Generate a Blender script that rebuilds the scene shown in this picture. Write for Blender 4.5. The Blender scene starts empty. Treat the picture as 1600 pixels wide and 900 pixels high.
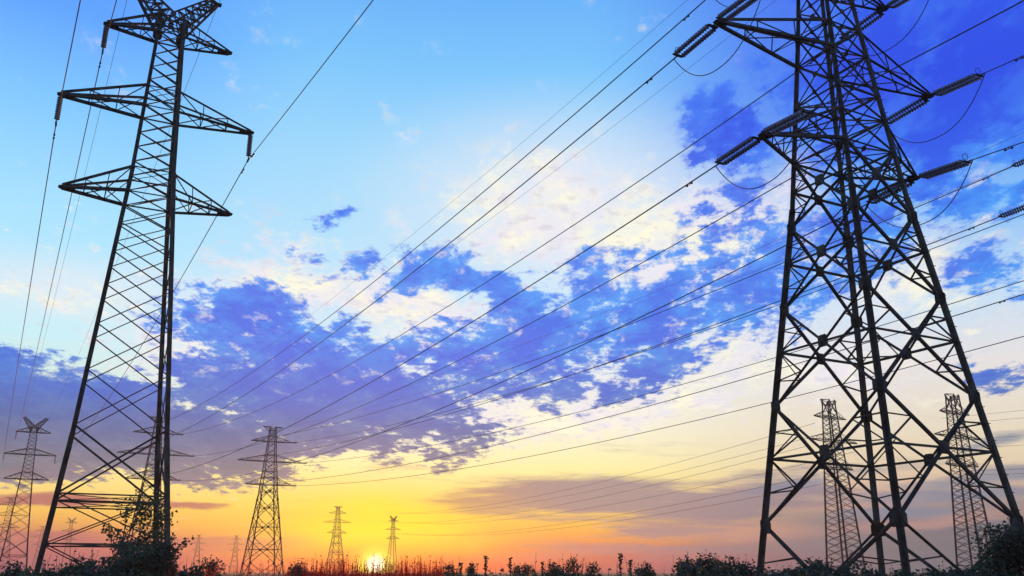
import bpy, bmesh, math, random
from mathutils import Vector, Matrix
R = math.radians
sc = bpy.context.scene

# ------------------------------------------------------------------ camera
cam = bpy.data.cameras.new('camera')
cam.sensor_width = 36.0
cam.lens = 1417.0 / 1600.0 * 36.0
cam.clip_start = 0.1
cam.clip_end = 8000
co = bpy.data.objects.new('camera', cam)
sc.collection.objects.link(co)
co.location = (0, 0, 1.6)
co.rotation_euler = (R(90 + 17.4), 0, 0)
sc.camera = co

# ------------------------------------------------------------------ exposure
vs = sc.view_settings
vs.view_transform = 'Standard'
vs.look = 'None'
vs.exposure = 0
vs.gamma = 1
vs.use_curve_mapping = False

SUN_AZ, SUN_EL = -8.2, 0.45


def lin(c):
    return tuple(((v / 255) / 12.92 if v <= 10 else (((v / 255) + .055) / 1.055) ** 2.4) for v in c) + (1,)


# ------------------------------------------------------------------ sky
world = bpy.data.worlds.new("World")
sc.world = world
world.use_nodes = True
NT = world.node_tree
NT.nodes.clear()


def N(t, **k):
    n = NT.nodes.new(t)
    for a, b in k.items():
        setattr(n, a, b)
    return n


def L(a, b):
    NT.links.new(a, b)


def M(op, a, b=None, c=None, clamp=False):
    n = N('ShaderNodeMath', operation=op, use_clamp=clamp)
    for i, v in enumerate((a, b, c)):
        if v is None:
            continue
        if isinstance(v, (int, float)):
            n.inputs[i].default_value = v
        else:
            L(v, n.inputs[i])
    return n.outputs[0]


def smooth(v, lo, hi, a=0., b=1.):
    n = N('ShaderNodeMapRange', interpolation_type='SMOOTHSTEP')
    L(v, n.inputs['Value'])
    n.inputs['From Min'].default_value = lo
    n.inputs['From Max'].default_value = hi
    n.inputs['To Min'].default_value = a
    n.inputs['To Max'].default_value = b
    return n.outputs[0]


def mix(f, a, b, mode='MIX'):
    n = N('ShaderNodeMix', data_type='RGBA', blend_type=mode)
    for s, v in ((0, f), (6, a), (7, b)):
        if isinstance(v, (int, float)):
            n.inputs[s].default_value = v
        elif isinstance(v, tuple):
            n.inputs[s].default_value = v
        else:
            L(v, n.inputs[s])
    return n.outputs[2]


tc = N('ShaderNodeTexCoord')
sep = N('ShaderNodeSeparateXYZ')
L(tc.outputs['Generated'], sep.inputs[0])
DX, DY, DZ = sep.outputs
AZ = M('MULTIPLY', M('ARCTAN2', DX, DY), 57.29578)
EL = M('MULTIPLY', M('ARCSINE', DZ), 57.29578)


def vec(x, y, z=0.):
    n = N('ShaderNodeCombineXYZ')
    for i, v in enumerate((x, y, z)):
        if isinstance(v, (int, float)):
            n.inputs[i].default_value = v
        else:
            L(v, n.inputs[i])
    return n.outputs[0]


def noise(v, scale, detail=6, rough=.55, col=False, loc=(0, 0, 0), dist=0., scl=(1, 1, 1), rot=0.):
    m = N('ShaderNodeMapping', vector_type='POINT')
    L(v, m.inputs[0])
    m.inputs['Location'].default_value = loc
    m.inputs['Rotation'].default_value = (0, 0, R(rot))
    m.inputs['Scale'].default_value = scl
    n = N('ShaderNodeTexNoise')
    L(m.outputs[0], n.inputs['Vector'])
    n.inputs['Scale'].default_value = scale
    n.inputs['Detail'].default_value = detail
    n.inputs['Roughness'].default_value = rough
    n.inputs['Distortion'].default_value = dist
    return n.outputs['Color' if col else 'Fac']


# the clouds lie on a flat layer seen in perspective: project the direction on it
zz = M('ADD', M('MAXIMUM', DZ, 0.0), 0.16)
PL = vec(M('DIVIDE', DX, zz), M('DIVIDE', DY, zz))
ANG = vec(AZ, EL)
# ragged edges: shake the angular position with noise on the cloud layer
wob = N('ShaderNodeVectorMath', operation='SUBTRACT')
L(noise(PL, 1.6, 7, .62, True), wob.inputs[0])
wob.inputs[1].default_value = (.5, .5, .5)
ws = N('ShaderNodeVectorMath', operation='MULTIPLY')
L(wob.outputs[0], ws.inputs[0])
ws.inputs[1].default_value = (8, 6, 0)
wa = N('ShaderNodeVectorMath', operation='ADD')
L(ANG, wa.inputs[0])
L(ws.outputs[0], wa.inputs[1])
WARP = wa.outputs[0]


def blob(src, az, el, ra, re, rot=0.):
    m = N('ShaderNodeMapping', vector_type='TEXTURE')
    L(src, m.inputs[0])
    m.inputs['Location'].default_value = (az, el, 0)
    m.inputs['Rotation'].default_value = (0, 0, R(rot))
    m.inputs['Scale'].default_value = (ra, re, 1)
    v = N('ShaderNodeVectorMath', operation='LENGTH')
    L(m.outputs[0], v.inputs[0])
    return smooth(v.outputs['Value'], 0.0, 1.5, 1., 0.)


def blobs(src, lst, maxi=False):
    r = None
    for b in lst:
        w = 1.
        if len(b) == 6:
            w = b[5]
            b = b[:5]
        o = blob(src, *b)
        if w != 1.:
            o = M('MULTIPLY', o, w)
        r = o if r is None else M('MAXIMUM' if maxi else 'ADD', r, o)
    return r


def ramp(stops):
    t = M('DIVIDE', EL, 90., clamp=True)
    n = N('ShaderNodeValToRGB')
    e = n.color_ramp
    e.elements.remove(e.elements[1])
    for i, (el, c) in enumerate(stops):
        q = e.elements[0] if i == 0 else e.elements.new(el / 90)
        q.position = el / 90
        q.color = lin(c)
    L(t, n.inputs[0])
    return n.outputs[0]


centre = ramp([(0, (138, 44, 84)), (.9, (182, 62, 74)), (1.5, (224, 126, 58)), (2.6, (240, 182, 66)), (4, (246, 216, 104)),
               (6, (251, 240, 165)), (8.3, (246, 243, 214)), (12, (225, 236, 240)), (16, (192, 229, 250)), (25, (158, 216, 250)),
               (31, (122, 196, 250)), (35, (104, 178, 248)), (60, (60, 120, 225)), (90, (45, 90, 200))])
left = ramp([(0, (120, 66, 118)), (1, (160, 78, 96)), (2, (206, 128, 76)), (3.2, (242, 190, 80)), (5, (250, 226, 138)),
             (7, (236, 226, 185)), (13, (196, 238, 248)), (20, (165, 224, 255)), (26, (126, 198, 255)), (31, (92, 162, 255)),
             (60, (60, 110, 225)), (90, (45, 90, 200))])
right = ramp([(0, (86, 106, 128)), (1.6, (104, 110, 138)), (2.9, (160, 138, 144)), (4.4, (214, 180, 158)), (6, (226, 207, 174)),
              (8.5, (230, 220, 200)), (11.5, (228, 224, 224)), (15, (196, 222, 244)), (20, (132, 190, 246)), (26, (86, 138, 240)),
              (31, (72, 120, 240)), (60, (50, 90, 215)), (90, (45, 90, 200))])
sky = mix(smooth(AZ, -27, -13, 1, 0), centre, left)
sky = mix(smooth(AZ, 4, 21), sky, right)
zenith = ramp([(0, (180, 140, 150)), (8, (190, 190, 210)), (25, (120, 170, 235)), (90, (45, 90, 200))])
sky = mix(smooth(M('ABSOLUTE', AZ), 55, 120), sky, zenith)        # the half behind the viewer

streaky = noise(PL, 2.6, 8, .66, scl=(.5, 1.5, 1), rot=-12)
fine = noise(PL, 8.0, 8, .68, scl=(1.35, .8, 1), rot=14)
fleck = noise(PL, 22, 6, .62, loc=(5, 1, 0), scl=(1.0, .95, 1), rot=8)
mid = noise(PL, 3.6, 7, .64, loc=(3.1, 1.7, 0), scl=(1.3, .8, 1), rot=14)
tex = M('ADD', M('MULTIPLY', M('SUBTRACT', fine, .5), 2.0), M('MULTIPLY', M('SUBTRACT', fleck, .5), 1.2))
huge = noise(PL, .8, 4, .5, loc=(7, 2, 0))

# soft veil and bright altocumulus
WHITE = [(-14.5, 17.2, 7.0, 2.3, 3, 1.1), (-8, 17.6, 6, 2.2, -5, .9), (3, 22.0, 11, 4.6, -4, .85), (12, 19.8, 10.5, 5.0, 2, 1.15), (-6.3, 16.1, 12.4, 3.4, -19, 1.0),
         (-18.5, 13.2, 6.6, 4.2, 4, 1.0), (-5.5, 8.9, 9.5, 1.9, 4, 1.1), (6.5, 10.3, 11, 2.6, 10, 1.0), (25.5, 17.2, 6.5, 3.6, -9, .85),
         (12.2, 12.7, 7.6, 3.0, -3, .9), (-28, 15.8, 8, 1.6, 1, .5), (19.8, 12.2, 7, 3.6, -5, .85), (17, 22.5, 6, 3, 5, .6)]
veil = blobs(ANG, [(4, 22.5, 12, 6, -4, .75), (-27, 15.6, 9, 2, 1, .55), (14, 18, 12, 5, 0, .6)], True)
sky = mix(veil, sky, lin((238, 236, 242)))
wcov = blobs(WARP, WHITE, True)
wm = smooth(M('ADD', wcov, M('MULTIPLY', tex, 1.15)), .2, 1.0)
wcol = mix(smooth(mid, .42, .6), lin((236, 232, 240)), lin((255, 250, 222)))
wcol = mix(M('MULTIPLY', smooth(fleck, .5, .66), .5), wcol, lin((196, 200, 216)))
sky = mix(M('MULTIPLY', wm, .95), sky, wcol)

# dark cloud masses
DARK = [(-28, 8.0, 11.5, 3.5, 0, 2.2), (-20, 7.6, 9, 2.6, -2, 2.1), (-14.8, 14.2, 6.5, 2.9, -17, 1.6), (-11.5, 10.4, 10.5, 3.2, -7, 2.0), (1.5, 13.4, 10.5, 3.2, 8, 1.45),
        (9.3, 15.6, 9.6, 3.0, 18, 1.3), (16.4, 17.5, 5.2, 4.2, 19, 1.2), (-2.8, 18.2, 7.0, 1.2, -15, .95), (28.5, 28.6, 11, 8.4, -14, 1.6),
        (14.6, 26.3, 3.8, 3.1, -16, .9), (21.9, 20.8, 4.6, 4.6, -8, 1.15), (29.6, 16.2, 3, 2.0, -41, .8), (29.1, 11.4, 3.4, .9, 10, .85),
        (-13.5, 19.8, 2.4, .5, 4, .7), (-11.8, 21.9, 1.9, .5, 13, .65), (-8, 19.6, 7, 1.5, 10, .62), (4, 18.4, 7, 1.6, 10, .66), (-20, 14.5, 4, 2, 0, .6), (11, 19.5, 6, 1.8, 14, .6), (15, 22.5, 4, 2.6, 20, .66), (-9.5, 7.7, 9, 1.0, 1, 1.0), (28.8, 22.6, 5.0, 3.2, -1, 1.1),
        (-6.8, 18.4, 3.6, 1.5, 21, 1.0), (7, 11.6, 6.5, 1.3, 12, 1.0), (3, 16.6, 6, 1.3, 10, .8), (-19.5, 12.2, 4, 1.2, 0, .6)]
dcov = blobs(WARP, DARK, True)
dd = M('ADD', dcov, M('MULTIPLY', M('ADD', M('MULTIPLY', tex, 1.6), M('MULTIPLY', M('SUBTRACT', mid, .5), 2.9)), smooth(dcov, 0, .45, .12, 1.)))
dm = smooth(dd, .22, .78)
dcol = ramp([(0, (112, 104, 132)), (6.0, (84, 100, 134)), (8.0, (44, 86, 158)), (10, (14, 88, 200)), (13, (12, 90, 226)),
             (18, (28, 100, 232)), (23, (34, 82, 230)), (28, (36, 70, 226)), (35, (46, 88, 234)), (90, (50, 80, 190))])
lite = ramp([(0, (150, 130, 140)), (6.0, (112, 116, 150)), (8.5, (74, 112, 176)), (11, (50, 122, 214)), (14, (50, 150, 244)),
             (20, (66, 156, 250)), (26, (64, 124, 244)), (35, (62, 116, 240)), (90, (60, 90, 200))])
soft = noise(PL, 6.5, 7, .68, loc=(9, 4, 0), scl=(1.3, .8, 1), rot=16)
thick = M('ADD', M('MULTIPLY', smooth(dd, .35, 1.6), .55), M('MULTIPLY', smooth(soft, .60, .40), .6), clamp=True)
sky = mix(M('MULTIPLY', dm, .94), sky, mix(thick, lite, dcol))
# broken bright flecks that show through the dark deck
hole = M('MULTIPLY', smooth(noise(PL, 10, 8, .7, loc=(2, 8, 0), scl=(1.2, .75, 1), rot=12), .545, .69),
         M('MULTIPLY', smooth(EL, 9, 13.5), smooth(EL, 24, 19)))
sky = mix(M('MULTIPLY', hole, .8), sky, mix(smooth(soft, .45, .55), lin((214, 214, 228)), lin((255, 248, 226))))

# low streaks
low = N('ShaderNodeVectorMath', operation='MULTIPLY_ADD')
L(wob.outputs[0], low.inputs[0])
low.inputs[1].default_value = (5, 1.6, 0)
L(ANG, low.inputs[2])
LOW = low.outputs[0]
sm = blobs(LOW, [(4.0, 4.5, 7.5, 1.5, -1, 1.2), (12.8, 3.8, 7.5, 1.3, 6, 1.1), (-1, 4.2, 5, .8, 3, .8), (8.5, 1.2, 13, .6, 1, .9), (10, 2.4, 9, .35, 3, .75), (16, 5.6, 8, .45, 6, .6), (-19, 3.6, 2.9, .35, -2, 1.),
                 (-15.5, 1.5, 8.5, .55, -2, 1.), (-26, 3.7, 4.0, .4, 1, .9), (-27, 1.4, 6, .9, 0, .8), (-1.6, .8, 7, .35, 0, .8)], True)
sm = smooth(M('ADD', sm, M('MULTIPLY', M('SUBTRACT', streaky, .5), 2.2)), .12, .8)
sm = M('MULTIPLY', sm, smooth(EL, 10, 7))
sky = mix(M('MULTIPLY', sm, .88), sky, mix(smooth(AZ, -12, 6), lin((160, 80, 100)), lin((134, 124, 146))))
sky = mix(M('MULTIPLY', blob(LOW, 25, 1.0, 15, 3.4), .95), sky, lin((70, 98, 112)))
sky = mix(M('MULTIPLY', blob(LOW, -22, .5, 17, 1.5), .55), sky, lin((140, 50, 92)))
sky = mix(M('MULTIPLY', blob(LOW, 6, .3, 13, 1.1), .6), sky, lin((140, 60, 92)))
bm = blobs(LOW, [(27.2, 5.0, 5.2, .6, 4), (25.1, 4.1, 6.2, .6, 1), (28.1, 6.9, 2.8, .5, 9), (22.4, 3.3, 5.2, .5, -1), (16.5, 4.9, 4, .4, 8, .8), (20, 5.6, 7, .35, 5, .7)], True)
sky = mix(M('MULTIPLY', smooth(M('ADD', bm, M('MULTIPLY', smooth(EL, 11, 8), M('MULTIPLY', M('SUBTRACT', streaky, .5), 1.5))), .2, .9), .8), sky, lin((112, 128, 154)))
pm = blobs(LOW, [(24, 2.7, 6.3, .35, 4), (14.5, 2.3, 5, .6, -1), (20, 3.8, 4, .3, 3, .7)], True)
sky = mix(M('MULTIPLY', pm, .4), sky, lin((222, 160, 140)))

# glow round the sun
sky = mix(M('MULTIPLY', blob(ANG, -6, 1.0, 14, 1.3), .55), sky, lin((255, 140, 50)))
sky = mix(M('MULTIPLY', blob(LOW, SUN_AZ, 2.2, 9, 2.9), .6), sky, lin((255, 228, 50)))
sky = mix(M('MULTIPLY', blob(LOW, SUN_AZ, 1.7, 5.2, 2.5), 1.0), sky, lin((255, 240, 0)))
sky = mix(M('MULTIPLY', blob(ANG, -7.5, -.4, 10.5, 1.9), 1.0), sky, lin((240, 24, 5)))
sky = mix(smooth(blob(ANG, SUN_AZ, SUN_EL, 1.5, 1.3), .15, .9), sky, lin((255, 252, 70)))
sky = mix(smooth(blob(ANG, SUN_AZ, SUN_EL, .75, .75), .3, .95), sky, (1.8, 1.7, 1.2, 1))

nish = N('ShaderNodeTexSky', sky_type='NISHITA')
nish.sun_disc = False
nish.sun_elevation = R(1.0)
nish.sun_rotation = R(SUN_AZ)
nish.air_density = 1.0
b1 = N('ShaderNodeBackground')
L(nish.outputs[0], b1.inputs[0])
b1.inputs[1].default_value = 0.012
b2 = N('ShaderNodeBackground')
L(sky, b2.inputs[0])
b2.inputs[1].default_value = SKY_K = 1.03
ad = N('ShaderNodeAddShader')
L(b1.outputs[0], ad.inputs[0])
L(b2.outputs[0], ad.inputs[1])
wo = N('ShaderNodeOutputWorld')
L(ad.outputs[0], wo.inputs[0])

sun = bpy.data.lights.new('sun', 'SUN')
sun.energy = 2.0
sun.angle = R(.5)
sun.color = (1, .4, .05)
so = bpy.data.objects.new('sun', sun)
sc.collection.objects.link(so)
so.location = (-60, 300, 40)
d = Vector((math.sin(R(SUN_AZ)) * math.cos(R(1.2)), math.cos(R(SUN_AZ)) * math.cos(R(1.2)), math.sin(R(1.2))))
so.rotation_euler = d.to_track_quat('Z', 'Y').to_euler()


# ------------------------------------------------------------------ materials
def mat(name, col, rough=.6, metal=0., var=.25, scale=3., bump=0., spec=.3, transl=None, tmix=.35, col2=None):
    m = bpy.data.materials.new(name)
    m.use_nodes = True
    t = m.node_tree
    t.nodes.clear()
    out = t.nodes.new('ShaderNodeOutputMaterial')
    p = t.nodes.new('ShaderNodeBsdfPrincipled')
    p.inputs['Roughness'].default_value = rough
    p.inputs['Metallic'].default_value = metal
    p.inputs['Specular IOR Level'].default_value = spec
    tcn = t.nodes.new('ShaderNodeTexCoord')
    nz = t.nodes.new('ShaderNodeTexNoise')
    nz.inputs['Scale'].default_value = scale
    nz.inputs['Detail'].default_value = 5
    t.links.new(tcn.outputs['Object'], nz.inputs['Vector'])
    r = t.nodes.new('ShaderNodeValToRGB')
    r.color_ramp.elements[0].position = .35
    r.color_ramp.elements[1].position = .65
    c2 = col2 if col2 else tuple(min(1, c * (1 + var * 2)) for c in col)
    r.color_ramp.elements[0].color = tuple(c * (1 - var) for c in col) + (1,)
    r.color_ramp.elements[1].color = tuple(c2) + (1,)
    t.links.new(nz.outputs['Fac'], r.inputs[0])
    t.links.new(r.outputs[0], p.inputs['Base Color'])
    if bump:
        b = t.nodes.new('ShaderNodeBump')
        b.inputs['Strength'].default_value = bump
        t.links.new(nz.outputs['Fac'], b.inputs['Height'])
        t.links.new(b.outputs[0], p.inputs['Normal'])
    if transl:
        tr = t.nodes.new('ShaderNodeBsdfTranslucent')
        tr.inputs['Color'].default_value = tuple(transl) + (1,)
        mx = t.nodes.new('ShaderNodeMixShader')
        mx.inputs[0].default_value = tmix
        t.links.new(p.outputs[0], mx.inputs[1])
        t.links.new(tr.outputs[0], mx.inputs[2])
        t.links.new(mx.outputs[0], out.inputs[0])
    else:
        t.links.new(p.outputs[0], out.inputs[0])
    return m


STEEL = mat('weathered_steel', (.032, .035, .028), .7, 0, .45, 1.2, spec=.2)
PLATE = mat('gusset_steel', (.022, .024, .019), .75, 0, .3, 4, spec=.15)
DISC = mat('glazed_insulator', (.1, .11, .17), .25, 0, .2, 6, spec=.6)
FIT = mat('fitting_steel', (.05, .05, .05), .5, .4, .2, 6)
WIRE = mat('aluminium_conductor', (.035, .036, .042), .6, 0, .2, 2, spec=.2)
CONC = mat('footing_concrete', (.25, .24, .22), .9, 0, .2, 6, .2)
SOIL = mat('dry_soil', (.05, .045, .03), .95, 0, .4, .12, .4, col2=(.045, .06, .025))
LEAF = mat('green_leaf', (.05, .085, .05), .6, 0, .4, .9, transl=(.05, .09, .03))
LEAFD = mat('dark_leaf', (.045, .075, .05), .6, 0, .4, .6, transl=(.03, .06, .02))
GLAREW = mat('glare_red_weed', (.24, .03, .02), .7, 0, .35, .6, transl=(.85, .06, .03), tmix=.6)  # red glare of the low sun, painted into the plant colour
BARK = mat('bark', (.06, .05, .04), .9, 0, .3, 8, .3)
STEM = mat('dry_stem', (.06, .065, .035), .8, 0, .3, 3)
for m_ in (LEAF, LEAFD):
    pass


# ------------------------------------------------------------------ helpers
class MB:
    """collects vertices and faces of one mesh object"""

    def __init__(s):
        s.v = []
        s.f = []

    def bar(s, p, q, w, angle=True, up=None):
        p, q = Vector(p), Vector(q)
        d = q - p
        if d.length < 1e-5:
            return
        d.normalize()
        u = Vector(up) if up is not None else (Vector((0, 0, 1)) if abs(d.z) < .95 else Vector((1, 0, 0)))
        x = d.cross(u).normalized()
        y = x.cross(d).normalized()
        if angle:
            t = w * .16
            pr = [(-.5 * w, -.5 * w), (.5 * w, -.5 * w), (.5 * w, -.5 * w + t), (-.5 * w + t, -.5 * w + t),
                  (-.5 * w + t, .5 * w), (-.5 * w, .5 * w)]
        else:
            h = w / 2
            pr = [(-h, -h), (h, -h), (h, h), (-h, h)]
        b = len(s.v)
        n = len(pr)
        for c in (p, q):
            for a, e in pr:
                s.v.append(c + x * a + y * e)
        for i in range(n):
            j = (i + 1) % n
            s.f.append((b + i, b + j, b + n + j, b + n + i))
        s.f.append(tuple(b + n - 1 - i for i in range(n)))
        s.f.append(tuple(b + n + i for i in range(n)))

    def plate(s, c, u, v, wu, wv, t=.03):
        """octagonal plate centred at c in the plane of u, v"""
        c, u, v = Vector(c), Vector(u).normalized(), Vector(v).normalized()
        v = (v - u * v.dot(u)).normalized()
        n = u.cross(v)
        k = .62
        pr = [(1, k), (k, 1), (-k, 1), (-1, k), (-1, -k), (-k, -1), (k, -1), (1, -k)]
        b = len(s.v)
        for o in (-t / 2, t / 2):
            for a, e in pr:
                s.v.append(c + u * a * wu / 2 + v * e * wv / 2 + n * o)
        for i in range(8):
            j = (i + 1) % 8
            s.f.append((b + i, b + j, b + 8 + j, b + 8 + i))
        s.f.append(tuple(b + 7 - i for i in range(8)))
        s.f.append(tuple(b + 8 + i for i in range(8)))

    def box(s, c, sx, sy, sz):
        c = Vector(c)
        b = len(s.v)
        for x in (-.5, .5):
            for y in (-.5, .5):
                for z in (-.5, .5):
                    s.v.append(c + Vector((x * sx, y * sy, z * sz)))
        for f in ((0, 1, 3, 2), (4, 6, 7, 5), (0, 4, 5, 1), (2, 3, 7, 6), (0, 2, 6, 4), (1, 5, 7, 3)):
            s.f.append(tuple(b + i for i in f))

    def tube(s, pts, rad, n=6, closed=False):
        b = len(s.v)
        pts = [Vector(p) for p in pts]
        m = len(pts)
        for i, p in enumerate(pts):
            if closed:
                d = pts[(i + 1) % m] - pts[i - 1]
            else:
                d = pts[min(i + 1, m - 1)] - pts[max(i - 1, 0)]
            d.normalize()
            u = Vector((0, 0, 1)) if abs(d.z) < .9 else Vector((1, 0, 0))
            x = d.cross(u).normalized()
            y = x.cross(d)
            r = rad[i] if isinstance(rad, (list, tuple)) else rad
            for k in range(n):
                a = 2 * math.pi * k / n
                s.v.append(p + (x * math.cos(a) + y * math.sin(a)) * r)
        for i in range(m if closed else m - 1):
            for k in range(n):
                j = (k + 1) % n
                i2 = (i + 1) % m
                s.f.append((b + i * n + k, b + i * n + j, b + i2 * n + j, b + i2 * n + k))
        if not closed:
            s.f.append(tuple(b + n - 1 - k for k in range(n)))
            s.f.append(tuple(b + (m - 1) * n + k for k in range(n)))

    def build(s, name, m, parent=None, smooth=False):
        me = bpy.data.meshes.new(name)
        me.from_pydata([tuple(v) for v in s.v], [], s.f)
        me.materials.append(m)
        if smooth:
            me.polygons.foreach_set('use_smooth', [True] * len(me.polygons))
        o = bpy.data.objects.new(name, me)
        sc.collection.objects.link(o)
        if parent:
            o.parent = parent
        return o


def tag(o, label, cat, group=None, kind=None):
    if label:
        o['label'] = label
    if cat:
        o['category'] = cat
    if group:
        o['group'] = group
    if kind:
        o['kind'] = kind
    return o


def empty(name, loc, rz=0., label=None, cat=None, group=None):
    o = bpy.data.objects.new(name, None)
    sc.collection.objects.link(o)
    o.location = loc
    o.rotation_euler = (0, 0, rz)
    o.empty_display_size = .5
    return tag(o, label, cat, group)


KIDS = {}


def copy_tree(o, parent=None):
    c = o.copy()
    sc.collection.objects.link(c)
    c.parent = parent
    if parent:
        c.matrix_parent_inverse = o.matrix_parent_inverse.copy()
    for ch in bpy_children(o):
        copy_tree(ch, c)
    return c


def bpy_children(o):
    return [c for c in list(bpy.data.objects) if c.parent == o]


def lerp(a, b, t):
    return a + (b - a) * t


def pw(z, tab):
    for (z0, h0), (z1, h1) in zip(tab, tab[1:]):
        if z <= z1:
            return lerp(h0, h1, (z - z0) / (z1 - z0))
    return tab[-1][1]


# ------------------------------------------------------------------ ground
gm = MB()
rnd = random.Random(4)
NX, NY = 60, 60
for j in range(NY + 1):
    for i in range(NX + 1):
        u = (i / NX * 2 - 1)
        v = (j / NY * 2 - 1)
        x = math.copysign(abs(u) ** 2.6, u) * 4000
        y = math.copysign(abs(v) ** 2.6, v) * 4000
        r = math.hypot(x, y)
        gm.v.append(Vector((x, y, 0 if r > 500 or r < 4 else rnd.uniform(-.05, .04))))
for j in range(NY):
    for i in range(NX):
        a = j * (NX + 1) + i
        gm.f.append((a, a + 1, a + NX + 2, a + NX + 1))
tag(gm.build('ground', SOIL), 'dark overgrown field below the pylons', None, kind='structure')


# ------------------------------------------------------------------ lattice towers
FACES = (((-1, -1), (1, -1)), ((1, -1), (1, 1)), ((1, 1), (-1, 1)), ((-1, 1), (-1, -1)))


def arm(root, side, z, ln, rise, tab, w, name='crossarm', nbr=3, plate=True):
    """tapering cross-arm: two bottom chords at height z and two top chords meeting at the tip"""
    a = MB()
    h0, h1 = pw(z, tab), pw(z + rise, tab)
    tipp = Vector((side * ln, 0, z))
    B = [Vector((side * h0, s * h0, z)) for s in (-1, 1)]
    T = [Vector((side * h1, s * h1, z + rise)) for s in (-1, 1)]
    for k, s in enumerate((-1, 1)):
        e = tipp + Vector((0, s * .12, 0))
        a.bar(B[k], e, w)
        a.bar(T[k], e + Vector((0, 0, .12)), w * .75)
        pb, pt = B[k], T[k]
        for i in range(1, nbr):
            t = i / nbr
            qb, qt = B[k].lerp(e, t), T[k].lerp(e, t)
            a.bar(qb, qt, w * .3, False)
            a.bar(pt if i % 2 else pb, qb if i % 2 else qt, w * .3, False)
            pb, pt = qb, qt
    for i in range(nbr):
        t, t2 = i / nbr, (i + 1) / nbr
        l0, r0 = B[0].lerp(tipp, t), B[1].lerp(tipp, t)
        l1, r1 = B[0].lerp(tipp, t2), B[1].lerp(tipp, t2)
        if i:
            a.bar(l0, r0, w * .3, False)
        if i < nbr - 1:
            a.bar(l0 if i % 2 else r0, r1 if i % 2 else l1, w * .3, False)
    if plate:
        a.plate(tipp - Vector((side * .25, 0, -.02)), (1, 0, 0), (0, 1, 0), .9, .5, .05)
        a.box(tipp + Vector((-side * .1, 0, .02)), .4, .16, .22)
    return a.build(name, STEEL, root)


def seg_x(p0, p1, q0, q1):
    """where the diagonals p0-q1 and q0-p1 of a panel cross (p, q: legs; 0 bottom, 1 top)"""
    w0, w1 = (q0 - p0).length, (q1 - p1).length
    return p0.lerp(q1, w0 / (w0 + w1))


def body(root, tab, nodes, w, wleg, plates=True, redundant=0, belts=(), hmid=True, bolt=False, nplate=.62):
    H = tab[-1][0]
    P = lambda c, z: Vector((c[0] * pw(z, tab), c[1] * pw(z, tab), z))
    for i, c in enumerate(((-1, -1), (1, -1), (1, 1), (-1, 1))):
        m = MB()
        zs = [t[0] for t in tab]
        for z0, z1 in zip(zs, zs[1:]):
            wl = wleg * (1 - .42 * z0 / H)
            m.bar(P(c, z0), P(c, z1), wl, up=(c[0], 0, 0))
        if bolt and i == 1:
            z = 1.5
            while z < H - 2:
                p = P(c, z)
                m.bar(p, p + Vector((.32, 0, .0)), .035, False)
                p = P(c, z + .45)
                m.bar(p, p + Vector((0, -.32, .0)), .035, False)
                z += .9
        m.build('leg', STEEL, root)
        f = MB()
        b = P(c, 0)
        f.box(b + Vector((0, 0, .1)), .9, .9, .5)
        f.build('footing', CONC, root)
    for c0, c1 in FACES:
        m = MB()
        g = []
        tang = Vector((c1[0] - c0[0], c1[1] - c0[1], 0)).normalized()
        for k, (z0, z1) in enumerate(zip(nodes, nodes[1:])):
            p0, p1, q0, q1 = P(c0, z0), P(c0, z1), P(c1, z0), P(c1, z1)
            big = (z1 - z0) > 3.0
            ww = w if big else w * .6
            if z0 < 0.3 and plates:
                # splayed bottom panel: an inverted V that meets near the ground
                mid = (p0 + q0) / 2 + Vector((0, 0, .9))
                m.bar(p1, mid, ww)
                m.bar(q1, mid, ww)
                for a_, b_ in ((p0, p1), (q0, q1)):
                    m.bar(a_.lerp(b_, .5), mid.lerp(b_, .45), w * .45)
                g.append((p1 * .97 + mid * .03, nplate * 1.1))
                g.append((q1 * .97 + mid * .03, nplate * 1.1))
                continue
            m.bar(p0, q1, ww)
            m.bar(q0, p1, ww)
            x = seg_x(p0, p1, q0, q1)
            if big and hmid:
                pz, qz = P(c0, x.z), P(c1, x.z)
                m.bar(pz, qz, ww * .85)
            if plates:
                g.append((x, nplate if big else nplate * .5))
                s = nplate * (1.15 if big else .6)
                for e, dr in ((p0, 1), (q0, -1)):
                    g.append((e + tang * dr * s * .12, s * .86))
            if redundant and big:
                for leg0, leg1, dg in ((p0, p1, q1), (q0, q1, p1)):
                    # short secondary members between leg and diagonal
                    opp = q0 if leg0 is p0 else p0
                    a1 = leg0.lerp(leg1, .26)
                    d1 = leg0.lerp(x, .55)
                    m.bar(a1, d1, w * .5)
                    a2 = leg0.lerp(leg1, .78)
                    d2 = x.lerp(leg1, .5)
                    m.bar(a2, d2, w * .5)
                    az_ = P(c0 if leg0 is p0 else c1, x.z)
                    m.bar(az_, d2, w * .5)
                    m.bar(az_, d1, w * .5)
        for z in belts:
            m.bar(P(c0, z), P(c1, z), w * .75)
        n = Vector((tang.y, -tang.x, 0))
        for c, s in g:
            m.plate(c + n * .03, tang, (0, 0, 1), s, s, .04)
        m.build('face_bracing', STEEL, root)
    # plan bracing at the belts
    for z in belts:
        m = MB()
        m.bar(P((-1, -1), z), P((1, 1), z), w * .45)
        m.bar(P((-1, 1), z), P((1, -1), z), w * .45)
        m.build('plan_bracing', STEEL, root)


S_ARMS = ((5.8, 37.8, 1.7), (9.18, 32.1, 1.9), (6.46, 25.5, 2.1))
L_ARMS = ((3.65, 33.76, 1.3), (5.49, 28.44, 1.4), (4.66, 22.68, 1.6))


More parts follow.
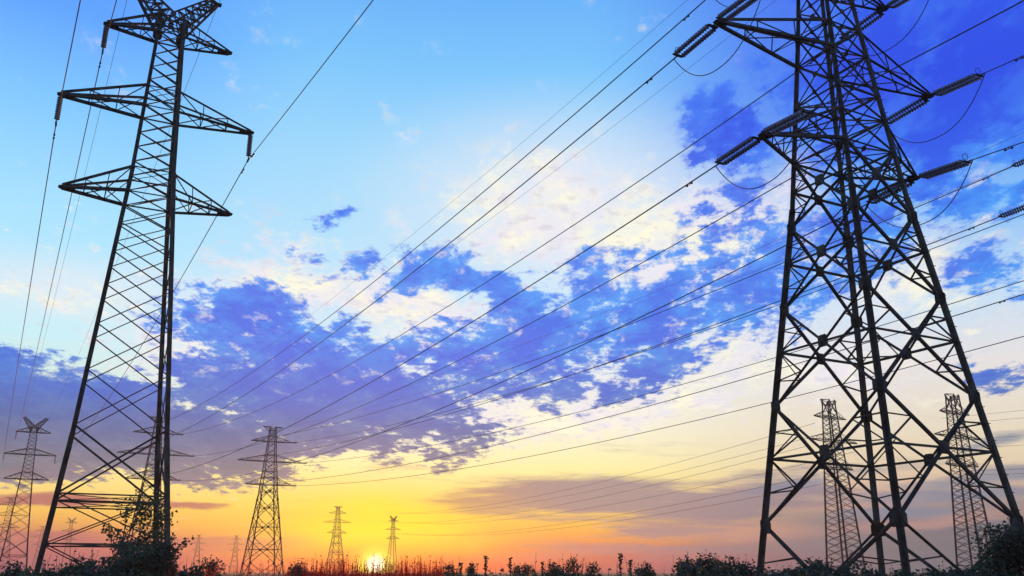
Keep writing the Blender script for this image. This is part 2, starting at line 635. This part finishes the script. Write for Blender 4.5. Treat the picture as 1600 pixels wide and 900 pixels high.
def strain_tower(tab, nodes, w, wleg, **k):
    root = empty('lattice_pylon', (0, 0, 0))
    body(root, tab, nodes, w, wleg, **k)
    for ln, z, rise in S_ARMS:
        for s in (-1, 1):
            arm(root, s, z, ln, rise, tab, w * 1.15)
    for s in (-1, 1):
        arm(root, s, 42.1, 2.9, -1.4, tab, w * .8, 'earth_wire_arm', 3, False)
    return root


TABS = [(0, 4.97), (22.5, 2.27), (34, 1.3), (42.2, .75)]
NODES = [0, 4.1, 10.62, 16.3, 21.3, 25.5, 27.6, 29.3, 32.1, 34.0, 35.9, 37.8, 39.5, 41.0, 42.1]
PHI_R = R(28.14)
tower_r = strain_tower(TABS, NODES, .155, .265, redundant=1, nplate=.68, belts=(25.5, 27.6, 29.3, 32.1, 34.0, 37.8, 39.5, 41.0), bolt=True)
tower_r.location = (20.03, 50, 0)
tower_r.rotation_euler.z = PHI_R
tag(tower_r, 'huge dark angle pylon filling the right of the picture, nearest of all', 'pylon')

# suspension tower
TABL = [(0, 3.15), (8.5, 2.3), (24.27, 1.13), (35.0, .68)]
NODL = [0, 2.95, 5.4, 8.9, 11.9, 14.5, 16.8, 18.8, 20.4, 21.6, 22.68] + [22.68 + .96 * i for i in range(1, 7)] + \
       [28.44 + .89 * i for i in range(1, 7)] + [34.4, 35.0]


def suspension_tower():
    root = empty('lattice_pylon', (0, 0, 0))
    body(root, TABL, NODL, .1, .27, plates=False, belts=(2.95, 5.4, 5.0, 22.68, 24.3, 28.44, 29.8, 33.76, 35.0), hmid=False)
    for ln, z, rise in L_ARMS:
        for s in (-1, 1):
            arm(root, s, z, ln, rise, TABL, .17, nbr=3)
    for s in (-1, 1):                                   # the two horns that carry the earth wires
        a = MB()
        tipp = Vector((s * 2.65, 0, 37.1))
        lo = [Vector((s * .72, e * .72, 34.2)) for e in (-1, 1)]
        hi = [Vector((-s * .15, e * .68, 35.2)) for e in (-1, 1)]
        n = 6
        for k in (0, 1):
            e = tipp + Vector((0, (k * 2 - 1) * .12, 0))
            t0 = e + Vector((-s * .45, 0, .28))
            a.bar(lo[k], e, .15)
            a.bar(hi[k], t0, .12)
            a.bar(t0, e, .14)
            for i in range(n):
                p, q = lo[k].lerp(e, i / n), hi[k].lerp(t0, i / n)
                p2, q2 = lo[k].lerp(e, (i + 1) / n), hi[k].lerp(t0, (i + 1) / n)
                a.bar(p, q2, .06, False)
                a.bar(q, p2, .06, False)
                a.bar(p, q, .06, False)
        for i in range(n):
            a.bar(lo[0].lerp(tipp, i / n), lo[1].lerp(tipp, (i + 1) / n), .06, False)
            a.bar(hi[0].lerp(tipp, i / n), hi[1].lerp(tipp, (i + 1) / n), .06, False)
        a.box(tipp, .45, .35, .1)
        a.build('earth_wire_horn', STEEL, root)
    for sx in (-1, 1):
        for sy in (-1, 1):
            g = MB()
            g.plate((sx * .7, sy * .72, 34.3), (1, 0, 0), (0, 0, 1), .55, .7, .05)
            g.build('gusset_plate', PLATE, root)
    return root


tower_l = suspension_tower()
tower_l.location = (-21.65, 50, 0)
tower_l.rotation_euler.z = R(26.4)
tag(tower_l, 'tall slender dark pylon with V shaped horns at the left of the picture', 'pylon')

FAR = 'distant pylons of the neighbouring lines'


def put(src, x, y, phi, label, sc_=1.):
    o = copy_tree(src)
    o.location = (x, y, 0)
    o.rotation_euler.z = R(phi)
    o.scale = (sc_,) * 3
    tag(o, label, 'pylon', FAR)
    return o


put(tower_r, -69.8, 265, 28, 'lone grey pylon standing between the slender pylon and the sunset')
put(tower_r, -96.8, 248, 28, 'distant pylon seen through the right leg of the tall slender pylon')
put(tower_l, -115.3, 219, 28, 'distant horned pylon at the left edge, its foot left of the slender pylon')
put(tower_r, 53.6, 76.6, 28, 'pylon just past the right edge, only its left insulator showing')
FARS = [(tower_r, 525, 600, 30, 'faint hazy pylon left of the setting sun, on the horizon', 1.),
        (tower_l, 613, 600, 30, 'faint hazy pylon just right of the setting sun', .97),
        (tower_r, 309, 1060, 25, 'tiny hazy pylon on the horizon, left one of the pair beside the grey pylon', 1.),
        (tower_r, 368, 1085, 25, 'tiny hazy pylon on the horizon just left of the grey pylon foot', 1.),
        (tower_r, 5, 525, 28, 'far pylon behind the horned one, cut by the left edge', 1.),
        (tower_r, 62, 860, 28, 'tiny far pylon behind the thick left leg of the slender pylon', 1.),
        (tower_l, 106, 640, 28, 'far thin pylon seen between the legs of the slender pylon, left of the sapling', 1.)]
for src, px, Y, ph, lb, s_ in FARS:
    put(src, (px - 800) / 1417 / 1.04 * Y, Y, ph, lb, s_)

# narrow densely braced pylons behind the right one
TABD = [(0, 3.1), (24, 1.9), (42.2, 1.0)]
nd = [0]
while nd[-1] < 38.5:
    nd.append(nd[-1] + (1.75 - nd[-1] * .018))
nd.append(42.1)
tower_d = strain_tower(TABD, nd, .165, .32, plates=False, belts=(3., 25.5, 32.1, 37.8, 41.0), hmid=False)
tower_d.location = (78.1, 222, 0)
tower_d.rotation_euler.z = R(33)
tag(tower_d, 'pale distant pylon seen between the left legs of the huge right pylon', 'pylon', FAR)
put(tower_d, 105.4, 215, 33, 'pale distant pylon seen by the right leg of the huge right pylon, with hanging insulators')


# ------------------------------------------------------------------ insulators, conductors, jumpers
def ax(phi, p, l, z, off=(0, 0, 0)):
    a = Vector((math.cos(phi), math.sin(phi), 0))
    return Vector((p[0], p[1], 0)) + a * l + Vector((0, 0, z))


def disc_string(length, rad, pitch, x0=0.):
    """lathed stack of insulator discs along +X"""
    n = int(length / pitch)
    prof = []
    for i in range(n):
        c = x0 + (i + .5) * pitch
        prof += [(c - pitch * .46, rad * .3), (c - pitch * .1, rad * .98), (c + pitch * .08, rad), (c + pitch * .16, rad * .3)]
    m = MB()
    k = 10
    for x, r in prof:
        for j in range(k):
            a = 2 * math.pi * j / k
            m.v.append(Vector((x, r * math.cos(a), r * math.sin(a))))
    for i in range(len(prof) - 1):
        for j in range(k):
            j2 = (j + 1) % k
            m.f.append((i * k + j, i * k + j2, (i + 1) * k + j2, (i + 1) * k + j))
    m.f.append(tuple(range(k - 1, -1, -1)))
    m.f.append(tuple((len(prof) - 1) * k + j for j in range(k)))
    return m


SLEN = 3.9


def strain_proto():
    root = empty('insulator_string', (0, 0, 0))
    for s in (-1, 1):
        m = disc_string(2.95, .165, .21)
        for v in m.v:
            v.x += .5
            v.y += s * .28
        m.build('disc_stack', DISC, root)
        y = MB()
        x0 = .42 if s < 0 else 3.52
        y.plate((x0, 0, 0), (1, 0, 0), (0, 1, 0), .22, .8, .03)
        y.bar((x0, 0, 0), (0 if s < 0 else SLEN, 0, 0), .07, False)
        y.build('yoke_plate', FIT, root)
    m = MB()
    ring = []
    for i in range(16):
        a = 2 * math.pi * i / 16
        ring.append((3.45, .22 * math.cos(a) + .0, .34 + .2 * math.sin(a)))
    m.tube(ring, .018, 5, True)
    m.bar((3.5, 0, 0), (3.45, 0, .16), .03, False)
    m.build('arcing_horn', FIT, root)
    return root


def aim(o, p, q):
    d = (q - p).normalized()
    o.rotation_euler = (0, -math.asin(d.z), math.atan2(d.y, d.x))
    o.location = p


def parab(A, B, sag, t):
    P = A.lerp(B, t)
    P.z -= 4 * sag * t * (1 - t)
    return P


def conductor(A, B, sag, label, r=.035, t0=0., t1=1., damp=True, name='power_line', group=None, cat='power line', n=110):
    root = MB()
    pts = []
    for i in range(n + 1):
        u = i / n
        # denser near the start
        t = t0 + (t1 - t0) * (u ** 1.4)
        pts.append(parab(A, B, sag, t))
    root.tube(pts, r, 6)
    o = root.build(name, WIRE, None, True)
    tag(o, label, cat, group)
    if damp:
        Ld = (B - A).length
        for dd in damp if isinstance(damp, tuple) else (2.4,):
            t = t0 + dd / Ld
            c = parab(A, B, sag, t)
            e = (parab(A, B, sag, t + .3 / Ld) - c).normalized()
            dn = c - Vector((0, 0, .1))
            m = MB()
            m.tube([dn - e * .26, dn + e * .26], .016, 5)
            m.tube([dn - e * .3, dn - e * .27, dn - e * .15, dn - e * .13], [.03, .06, .06, .03], 8)
            m.tube([dn + e * .13, dn + e * .15, dn + e * .27, dn + e * .3], [.03, .06, .06, .03], 8)
            m.bar(c, dn, .035, False)
            m.build('vibration_damper', FIT, o)
    return o


proto = strain_proto()
used = [False]


def strain_string(p, q, label, group='tension insulator strings on the right pylon'):
    o = proto if not used[0] else copy_tree(proto)
    used[0] = True
    aim(o, p, q)
    tag(o, label, 'insulator', group)
    return o


T240, T412, T2 = (-96.8, 248), (-69.8, 265), (53.6, 76.6)
PREV = (20 + 176 * 0 + 180 * math.cos(R(-68)), 50 + 180 * math.sin(R(-68)))
PREV = (20 + 120 * math.cos(R(-68)), 50 + 120 * math.sin(R(-68)))
lev = ('top', 'widest', 'lowest')
sd = {-1: 'left', 1: 'right'}
for i, (ln, z, rise) in enumerate(S_ARMS):
    for s in (-1, 1):
        A = ax(PHI_R, (20.03, 50), s * ln, z)
        B = ax(R(28), T240, s * ln, z)
        Cn = ax(R(28), PREV, s * ln, z)
        tf = SLEN / (B - A).length
        sag = 5.5
        F_ = parab(A, B, sag, tf)
        strain_string(A, F_, 'dark double insulator string on the %s arm, %s side, of the huge pylon, facing away' % (lev[i], sd[s]))
        conductor(A, B, sag, 'thin wire sloping down leftwards from the %s %s arm of the huge pylon' % (lev[i], sd[s]), .042, tf, 1 - tf, (2.4,),
                  group='wires running away from the huge right pylon')
        tn = 4.3 / (Cn - A).length
        Nn = parab(A, Cn, 4.0, tn)
        ns = strain_string(A, Nn, 'dark insulator string on the %s arm, %s side, of the huge pylon, facing the viewer' % (lev[i], sd[s]))
        ns.scale.x = 4.3 / SLEN
        conductor(A, Cn, 4.0, 'wire rising to the upper right from the %s %s arm of the huge pylon' % (lev[i], sd[s]), .03, tn, 1, (2.4,),
                  group='wires running past the viewer from the huge pylon')
        # jumper loop below the arm
        m = MB()
        pts = []
        for k in range(41):
            t = k / 40
            P = F_.lerp(Nn, t)
            P.z -= 2.75 * (1 - abs(2 * t - 1) ** 2.3)
            pts.append(P)
        m.tube(pts, .028, 6)
        tag(m.build('jumper_cable', WIRE, None, True), 'slack loop of cable hanging below the %s %s arm of the huge pylon' % (lev[i], sd[s]),
            'cable', 'jumper loops of the huge pylon')
        # strings at the other end and on the neighbouring line
        strain_string(B, parab(A, B, sag, 1 - tf), 'tiny insulator on the %s %s arm of the pylon behind the slender one' % (lev[i], sd[s]),
                      'insulator strings of the distant pylons')
        A2 = ax(R(28), T2, s * ln, z)
        B2 = ax(R(28), T412, s * ln, z)
        t2 = SLEN / (B2 - A2).length
        conductor(A2, B2, 4.0, 'thin wire falling leftwards to the %s %s arm of the lone grey pylon' % (lev[i], sd[s]), .046, t2, 1 - t2,
                  (2.4,), group='wires of the second line behind the huge pylon')
        strain_string(B2, parab(A2, B2, 4.0, 1 - t2), 'tiny insulator on the %s %s arm of the lone grey pylon' % (lev[i], sd[s]),
                      'insulator strings of the distant pylons')
        strain_string(A2, parab(A2, B2, 4.0, t2), 'insulator string on the %s %s arm of the pylon past the right edge' % (lev[i], sd[s]),
                      'insulator strings at the right edge')
# lines behind the huge pylon: narrow pylons joined by wires, running on to both sides
for i, (ln, z, rise) in enumerate(S_ARMS):
    for s in (-1, 1):
        a, b = ax(R(33), (78.1, 222), s * ln, z), ax(R(33), (105.4, 215), s * ln, z)
        fa = ax(R(30), (-76, 600), s * ln * .9, z)
        fb = ax(R(33), (225, -60), s * ln, z)
        conductor(a - Vector((0, 0, 1.8)), fa, 6, 'faint wire left of the pale pylon between the huge legs, %s %s arm' % (lev[i], sd[s]),
                  .045, 0, 1, False, group='faint wires low in the sky', n=60)
        conductor(b - Vector((0, 0, 1.8)), fb, 6, 'faint wire right of the pale pylon by the right leg, %s %s arm' % (lev[i], sd[s]),
                  .03, 0, 1, False, group='faint wires low in the sky', n=60)

# suspension strings and the wires of the slender pylon
hang = empty('insulator_string', (0, 0, 0))
m = disc_string(1.62, .165, .15)
for v in m.v:
    v.x, v.z = v.z, -v.x - .15
m.build('disc_stack', DISC, hang)
m = MB()
m.bar((0, 0, 0), (0, 0, -1.9), .05, False)
m.bar((0, -.28, -1.9), (0, .28, -1.9), .1, False)
m.build('suspension_clamp', FIT, hang)
hu = [False]


def hang_string(p, rz, label, group):
    o = hang if not hu[0] else copy_tree(hang)
    hu[0] = True
    o.location = p
    o.rotation_euler = (0, 0, rz)
    tag(o, label, 'insulator', group)


PL_ = (60.0, -93)
for i, s, nm in ((0, -1, 'top left'), (1, -1, 'widest left'), (1, 1, 'widest right')):
    ln, z, _r = L_ARMS[i]
    A = ax(R(26.4), (-21.65, 50), s * ln, z)
    B = ax(R(28), (-115.3, 219), s * ln, z)
    hang_string(A, R(26.4), 'dark insulator hanging from the %s arm of the slender pylon' % nm, 'hanging insulators of the slender pylon')
    hang_string(B, R(28), 'tiny insulator hanging from the %s arm of the horned distant pylon' % nm, 'hanging insulators of the distant pylon')
    dz = Vector((0, 0, 1.9))
    C_ = ax(R(28), PL_, s * ln, z)
    conductor(A - dz, B - dz, 3.5, 'wire falling away from the %s arm insulator of the slender pylon' % nm, .03, 0, 1, (1.4,),
              group='wires of the slender pylon')
    conductor(A - dz, C_ - dz, 3, 'wire rising off the picture top from the %s insulator of the slender pylon' % nm, .026, 0, 1, (1.2,),
              group='wires of the slender pylon', n=160)
for s in (-1, 1):
    A = ax(R(26.4), (-21.65, 50), s * 2.65, 37.1)
    B = ax(R(28), (-115.3, 219), s * 2.65, 37.1)
    C_ = ax(R(28), PL_, s * 2.65, 37.1)
    conductor(A, B, 2.5, 'faint earth wire falling away from the %s horn of the slender pylon' % sd[s], .014, 0, 1, False, 'earth_wire',
              'earth wires', 'earth wire')
    conductor(A, C_, 2, 'earth wire rising out of the picture from the %s horn of the slender pylon' % sd[s], .014, 0, 1, False, 'earth_wire',
              'earth wires', 'earth wire')
for s in (-1, 1):
    A = ax(PHI_R, (20.03, 50), s * 2.9, 42.0)
    conductor(A, ax(R(28), T240, s * 2.9, 42.0), 4.5, 'thin earth wire crossing the sky from the %s peak of the huge pylon' % sd[s], .012, 0, 1,
              False, 'earth_wire', 'earth wires', 'earth wire')
    conductor(ax(R(28), T2, s * 2.9, 42.0), ax(R(28), T412, s * 2.9, 42.0), 3.5,
              'thin earth wire ending at the %s peak of the grey pylon' % sd[s], .014, 0, 1, False, 'earth_wire', 'earth wires', 'earth wire')


# ------------------------------------------------------------------ vegetation
rnd = random.Random(11)
HAZE = .00027


def px_x(px, Y):
    return (px - 800) / 1417 / 1.048 * Y


def leafq(m, c, s, rn, droop=.3, asp=.45):
    a = rn.uniform(0, 2 * math.pi)
    d = Vector((math.cos(a), math.sin(a), rn.uniform(-.7, .8) - droop)).normalized()
    n = Vector((rn.uniform(-1, 1), rn.uniform(-1, 1), rn.uniform(-1, 1)))
    w = d.cross(n)
    if w.length < .05:
        return
    w = w.normalized() * s * asp
    b = len(m.v)
    up = d.cross(w).normalized() * s * .1
    m.v += [c, c + d * s * .45 + w + up, c + d * s, c + d * s * .45 - w + up]
    m.f.append((b, b + 1, b + 2, b + 3))


def branchy(trunk, leaves, p, d, ln, r, depth, rn, ls, nl, spread=.6):
    n = 4
    pts, rad = [p.copy()], [r]
    q = p.copy()
    dd = d.copy()
    for i in range(n):
        dd = (dd + Vector((rn.gauss(0, .13), rn.gauss(0, .13), rn.gauss(.03, .08)))).normalized()
        q = q + dd * ln / n
        pts.append(q.copy())
        rad.append(r * (1 - .55 * (i + 1) / n))
        if depth <= 1:
            for _ in range(nl):
                leafq(leaves, q + Vector((rn.gauss(0, ls * .8), rn.gauss(0, ls * .8), rn.gauss(0, ls * .7))), ls * rn.uniform(.6, 1.3), rn)
    trunk.tube(pts, rad, 5)
    if depth <= 0:
        return
    for i in range(rn.choice((3, 4, 4))):
        k = rn.choice((1, 2, 3, 4)) if i else 4
        a = rn.uniform(0, 2 * math.pi)
        nd_ = (dd * .9 + Vector((math.cos(a), math.sin(a), rn.uniform(.0, .5))) * spread).normalized()
        branchy(trunk, leaves, pts[k], nd_, ln * rn.uniform(.55, .8), r * .5, depth - 1, rn, ls, nl, spread)


def tree(name, x, y, ln, r, depth, seed, ls, nl, lm, label, cat, spread=.6, lean=(0, 0), group=None, stems=1):
    rn = random.Random(seed)
    root = empty(name, (x, y, 0), 0, label, cat, group)
    t, lv = MB(), MB()
    for k in range(stems):
        a = rn.uniform(0, 6.28)
        o = Vector((math.cos(a), math.sin(a), 0)) * (.12 if stems > 1 else 0)
        d = Vector((lean[0] + o.x * 3, lean[1] + o.y * 3, 1)).normalized()
        branchy(t, lv, o, d, ln * rn.uniform(.85, 1.1), r, depth, rn, ls, nl, spread)
    t.build('trunk', BARK, root)
    if lv.f:
        lv.build('crown', lm, root)
    return root


def shrub(name, x, y, w, h, n, ls, seed, lm, label, cat='shrub', group=None, clumps=9):
    """dense shrub: leaves packed in uneven clumps over a few stems"""
    rn = random.Random(seed)
    root = empty(name, (x, y, 0), 0, label, cat, group)
    t, lv = MB(), MB()
    cl = []
    for i in range(clumps):
        a = rn.uniform(0, 6.28)
        rr = w / 2 * math.sqrt(rn.random()) * .75
        z = h * rn.uniform(.25, .86) * (1 - .35 * (rr / (w / 2)) ** 2)
        cl.append((Vector((rr * math.cos(a), rr * math.sin(a), z)), rn.uniform(.16, .34) * min(w, h)))
    cl.append((Vector((0, 0, h * .78)), h * .2))
    for c, rad in cl:
        t.tube([Vector((c.x * .15, c.y * .15, 0)), c * .5 + Vector((0, 0, .02)), c], [.03, .022, .01], 4)
        for _ in range(n // len(cl)):
            v = Vector((rn.gauss(0, 1), rn.gauss(0, 1), rn.gauss(0, 1))).normalized() * rad * rn.random() ** .4
            leafq(lv, c + v, ls * rn.uniform(.6, 1.4), rn, 0)
    for _ in range(max(6, int(w * 8))):                # shoots that break the outline
        a = rn.uniform(0, 6.28)
        rr = w / 2 * rn.random() * .8
        b0 = Vector((rr * math.cos(a), rr * math.sin(a), h * .6))
        e = b0 + Vector((rn.gauss(0, .12), rn.gauss(0, .12), h * rn.uniform(.22, .5)))
        t.tube([b0, e], [.012, .004], 3)
        for k in range(7):
            leafq(lv, b0.lerp(e, k / 7 + .1), ls * rn.uniform(.5, .9), rn, -.2)
    t.build('stems', BARK, root)
    lv.build('foliage', lm, root)
    return root


tree('young_tree', px_x(180, 33), 33, 1.75, .07, 3, 5, .11, 6, LEAF, 'leafy young tree with an open crown between the legs of the slender pylon', 'tree', .75)
tree('young_tree', px_x(224, 34), 34, 1.55, .06, 3, 9, .11, 4, LEAF, 'thin leaning young tree touching the right legs of the slender pylon', 'tree', .6, (.06, 0))
shrub('bush', px_x(250, 30), 30, 1.3, 2.62, 6500, .1, 3, LEAFD, 'dense dark rounded bush right of the young trees', 'bush', clumps=16)
tree('dry_shrub', px_x(272, 29), 29, .95, .025, 2, 21, .05, 1, GLAREW, 'bare twiggy reddish shrub right of the dense dark bush', 'shrub', .7, (.15, 0), stems=3)
for i, (px, Y, w, h, lb) in enumerate((
        (20, 27, 2.2, 1.75, 'low green shrub in the bottom left corner'),
        (75, 26, 1.9, 1.75, 'low shrub at the foot of the thick left leg of the slender pylon'),
        (125, 27, 2.4, 2.05, 'green shrub left of the leafy young tree'),
        (165, 28, 2.2, 2.1, 'green shrub below the leafy young tree'),
        (208, 29, 2.0, 2.4, 'tall green shrub between the young trees and the dark bush'),
        (300, 26, 1.4, 1.8, 'small shrub right of the twiggy reddish shrub'))):
    shrub('shrub', px_x(px, Y), Y, w, h, 3200, .1, 40 + i, LEAF, lb, 'shrub', 'shrubs under the slender pylon')
shrub('bush', px_x(1586, 36), 36, 2.6, 3.55, 9000, .12, 60, LEAFD, 'big dark bush in the bottom right corner', 'bush', clumps=20)
for i, (px, Y, w, h, lb) in enumerate((
        (1238, 30, 1.6, 1.85, 'low shrub just right of the left foot of the huge pylon'),
        (1285, 31, 1.9, 2.15, 'feathery shrub between the left and middle legs of the huge pylon'),
        (1318, 30, 2.0, 1.9, 'dark shrub left of the middle legs of the huge pylon'),
        (1365, 29, 2.4, 1.85, 'dark low shrub in front of the middle legs of the huge pylon'),
        (1410, 30, 2.4, 1.85, 'dark low shrub at the foot of the near leg of the huge pylon'),
        (1455, 29, 2.3, 1.8, 'dark low shrub right of the near leg of the huge pylon'),
        (1495, 30, 1.8, 1.9, 'pointed shrub below the pale pylon by the right leg'),
        (1530, 30, 2.2, 1.95, 'dark shrub left of the big corner bush'),
        (1215, 27, 1.4, 1.75, 'lowest shrub at the left foot of the huge pylon'))):
    shrub('shrub', px_x(px, Y), Y, w, h * .93, 3600, .1, 80 + i, LEAFD, lb, 'shrub', 'shrubs under the huge pylon')
FB = ((330, 60, 2.2, 2.4), (470, 62, 2.0, 2.3), (700, 75, 2.5, 2.3), (735, 70, 1.8, 2.2), (822, 80, 2.4, 2.3), (865, 70, 2.0, 2.4), (896, 66, 2.9, 2.65), (925, 74, 2, 2.2),
      (1010, 60, 2.0, 2.2), (1070, 48, 1.8, 2.2), (1084, 44, 2.2, 2.25), (1104, 42, 2.5, 2.35), (1135, 45, 2.4, 2.2), (1165, 42, 2.0, 2.0))
wh = ('under the widest gap between the pylons', 'on the skyline')
places = ('right of the twiggy reddish shrub', 'right of the lone grey pylon', 'right of the setting sun', 'among the first stalks right of the sun',
          'between two upright stalks in the middle', 'left of the widest skyline bush', 'the widest one on the middle skyline', 'just right of the widest skyline bush',
          'right of the tallest stalk', 'leftmost of the row before the huge pylon', 'second of the row before the huge pylon',
          'tallest of the row before the huge pylon', 'fourth of the row before the huge pylon', 'last of the row, nearest the huge pylon')
for i, (px, Y, w, h) in enumerate(FB):
    shrub('shrub', px_x(px, Y), Y, w, h, 1300, .14, 120 + i, LEAFD, 'small distant shrub, ' + places[i], 'shrub', 'small shrubs along the skyline')
ST = ((720, 34, 1.9, 'first stalk right of the red weeds'), (737, 30, 1.85, 'second stalk right of the red weeds'), (759, 32, 2.1, 'taller leafy stalk right of the red weeds'),
      (797, 33, 2.05, 'upright stalk standing alone in the middle'), (848, 36, 1.95, 'bent stalk left of the widest skyline bush'),
      (970, 30, 2.15, 'tallest upright stalk right of the widest skyline bush'), (985, 31, 1.95, 'shorter stalk beside the tallest one'))
for i, (px, Y, h, lb) in enumerate(ST):
    rn = random.Random(230 + i)
    root = empty('tall_weed', (px_x(px, Y), Y, 0), 0, 'thin ' + lb, 'weed', 'upright weed stalks')
    t, lv = MB(), MB()
    t.tube([(0, 0, 0), (.01, 0, h * .5), (rn.uniform(-.05, .05), 0, h)], [.02, .018, .012], 5)
    for k in range(130):
        z = h * (1 - .42 * rn.random() ** 1.3)
        leafq(lv, Vector((rn.gauss(0, .025), rn.gauss(0, .025), z)), .07 * rn.uniform(.6, 1.3), rn, -.3)
    t.build('stem', STEM, root)
    lv.build('seed_head', LEAFD, root)


def weeds(name, n, x0, x1, y0, y1, hlo, hhi, seed, m, label, cat, power=2.0, ls=.1, stemw=.011):
    """x0, x1: bounds as tangents of the azimuth"""
    rn = random.Random(seed)
    g = MB()
    for _ in range(n):
        Y = y0 + (y1 - y0) * rn.random() ** 1.3
        X = rn.uniform(x0, x1) * Y
        # patchy growth
        pn = .5 + .5 * math.sin(X * .9 + 2 * math.sin(Y * .4)) * math.cos(Y * .35 + X * .3)
        h = hlo + (hhi - hlo) * (rn.random() ** power) * (.5 + .5 * pn)
        lx, ly = rn.gauss(0, .07) * h, rn.gauss(0, .07) * h
        b = Vector((X, Y, -.05))
        top = Vector((X + lx, Y + ly, h))
        midp = b.lerp(top, .55) - Vector((lx * .2, ly * .2, 0))
        k = len(g.v)
        w = stemw
        g.v += [b + Vector((w, 0, 0)), b - Vector((w, 0, 0)), midp - Vector((w * .8, 0, 0)), midp + Vector((w * .8, 0, 0)),
                top - Vector((w * .3, 0, 0)), top + Vector((w * .3, 0, 0)), b + Vector((0, w, 0)), midp + Vector((0, w * .8, 0)), top + Vector((0, w * .4, 0))]
        g.f += [(k, k + 1, k + 2, k + 3), (k + 3, k + 2, k + 4, k + 5), (k + 1, k + 6, k + 7, k + 2), (k + 2, k + 7, k + 8, k + 4),
                (k + 6, k, k + 3, k + 7), (k + 7, k + 3, k + 5, k + 8)]
        for j in range(rn.choice((5, 7, 9))):
            t = rn.uniform(.35, 1)
            leafq(g, b.lerp(top, t), ls * rn.uniform(.5, 1.5) * (1.25 - .6 * t), rn, -.1, .3)
    o = g.build(name, m)
    tag(o, label, cat, None, 'stuff')
    return o


weeds('grass', 16000, -.75, .75, 11, 46, .9, 1.72, 1, LEAF, 'dark green grass and weeds along the bottom of the picture', 'grass', 1.2, .12)
weeds('reeds', 420, -.6, .42, 20, 44, 1.5, 2.15, 2, STEM, 'thin scattered stalks rising above the grass', 'reeds', 2.2, .07, .008)
weeds('glare_red_weeds', 1100, -.215, -.075, 24, 40, 1.5, 2.25, 3, GLAREW, 'weeds below the setting sun, its red glare put into their colour', 'weeds', 1.9, .075, .01)  # patch coloured red to imitate the glare under the sun
weeds('glare_weeds_left', 260, -.36, -.2, 24, 38, 1.45, 2.1, 5, GLAREW, 'weeds below the lone grey pylon, tinted with painted sun-glare red', 'weeds', 2.2, .08, .009)  # same painted glare red, thinner and further left


# ------------------------------------------------------------------ haze over the plain
hz = MB()
hz.box((0, 500, 22.5), 3600, 1500, 47)
ho = hz.build('haze', STEEL)
hm = bpy.data.materials.new('evening_haze')
hm.use_nodes = True
hm.node_tree.nodes.clear()
hp = hm.node_tree.nodes.new('ShaderNodeVolumePrincipled')
hp.inputs['Color'].default_value = (.95, .86, .76, 1)
hp.inputs['Density'].default_value = HAZE
hp.inputs['Anisotropy'].default_value = .55
hq = hm.node_tree.nodes.new('ShaderNodeOutputMaterial')
hm.node_tree.links.new(hp.outputs[0], hq.inputs['Volume'])
ho.data.materials.clear()
ho.data.materials.append(hm)
tag(ho, 'thin evening haze lying over the plain', None, None, 'stuff')
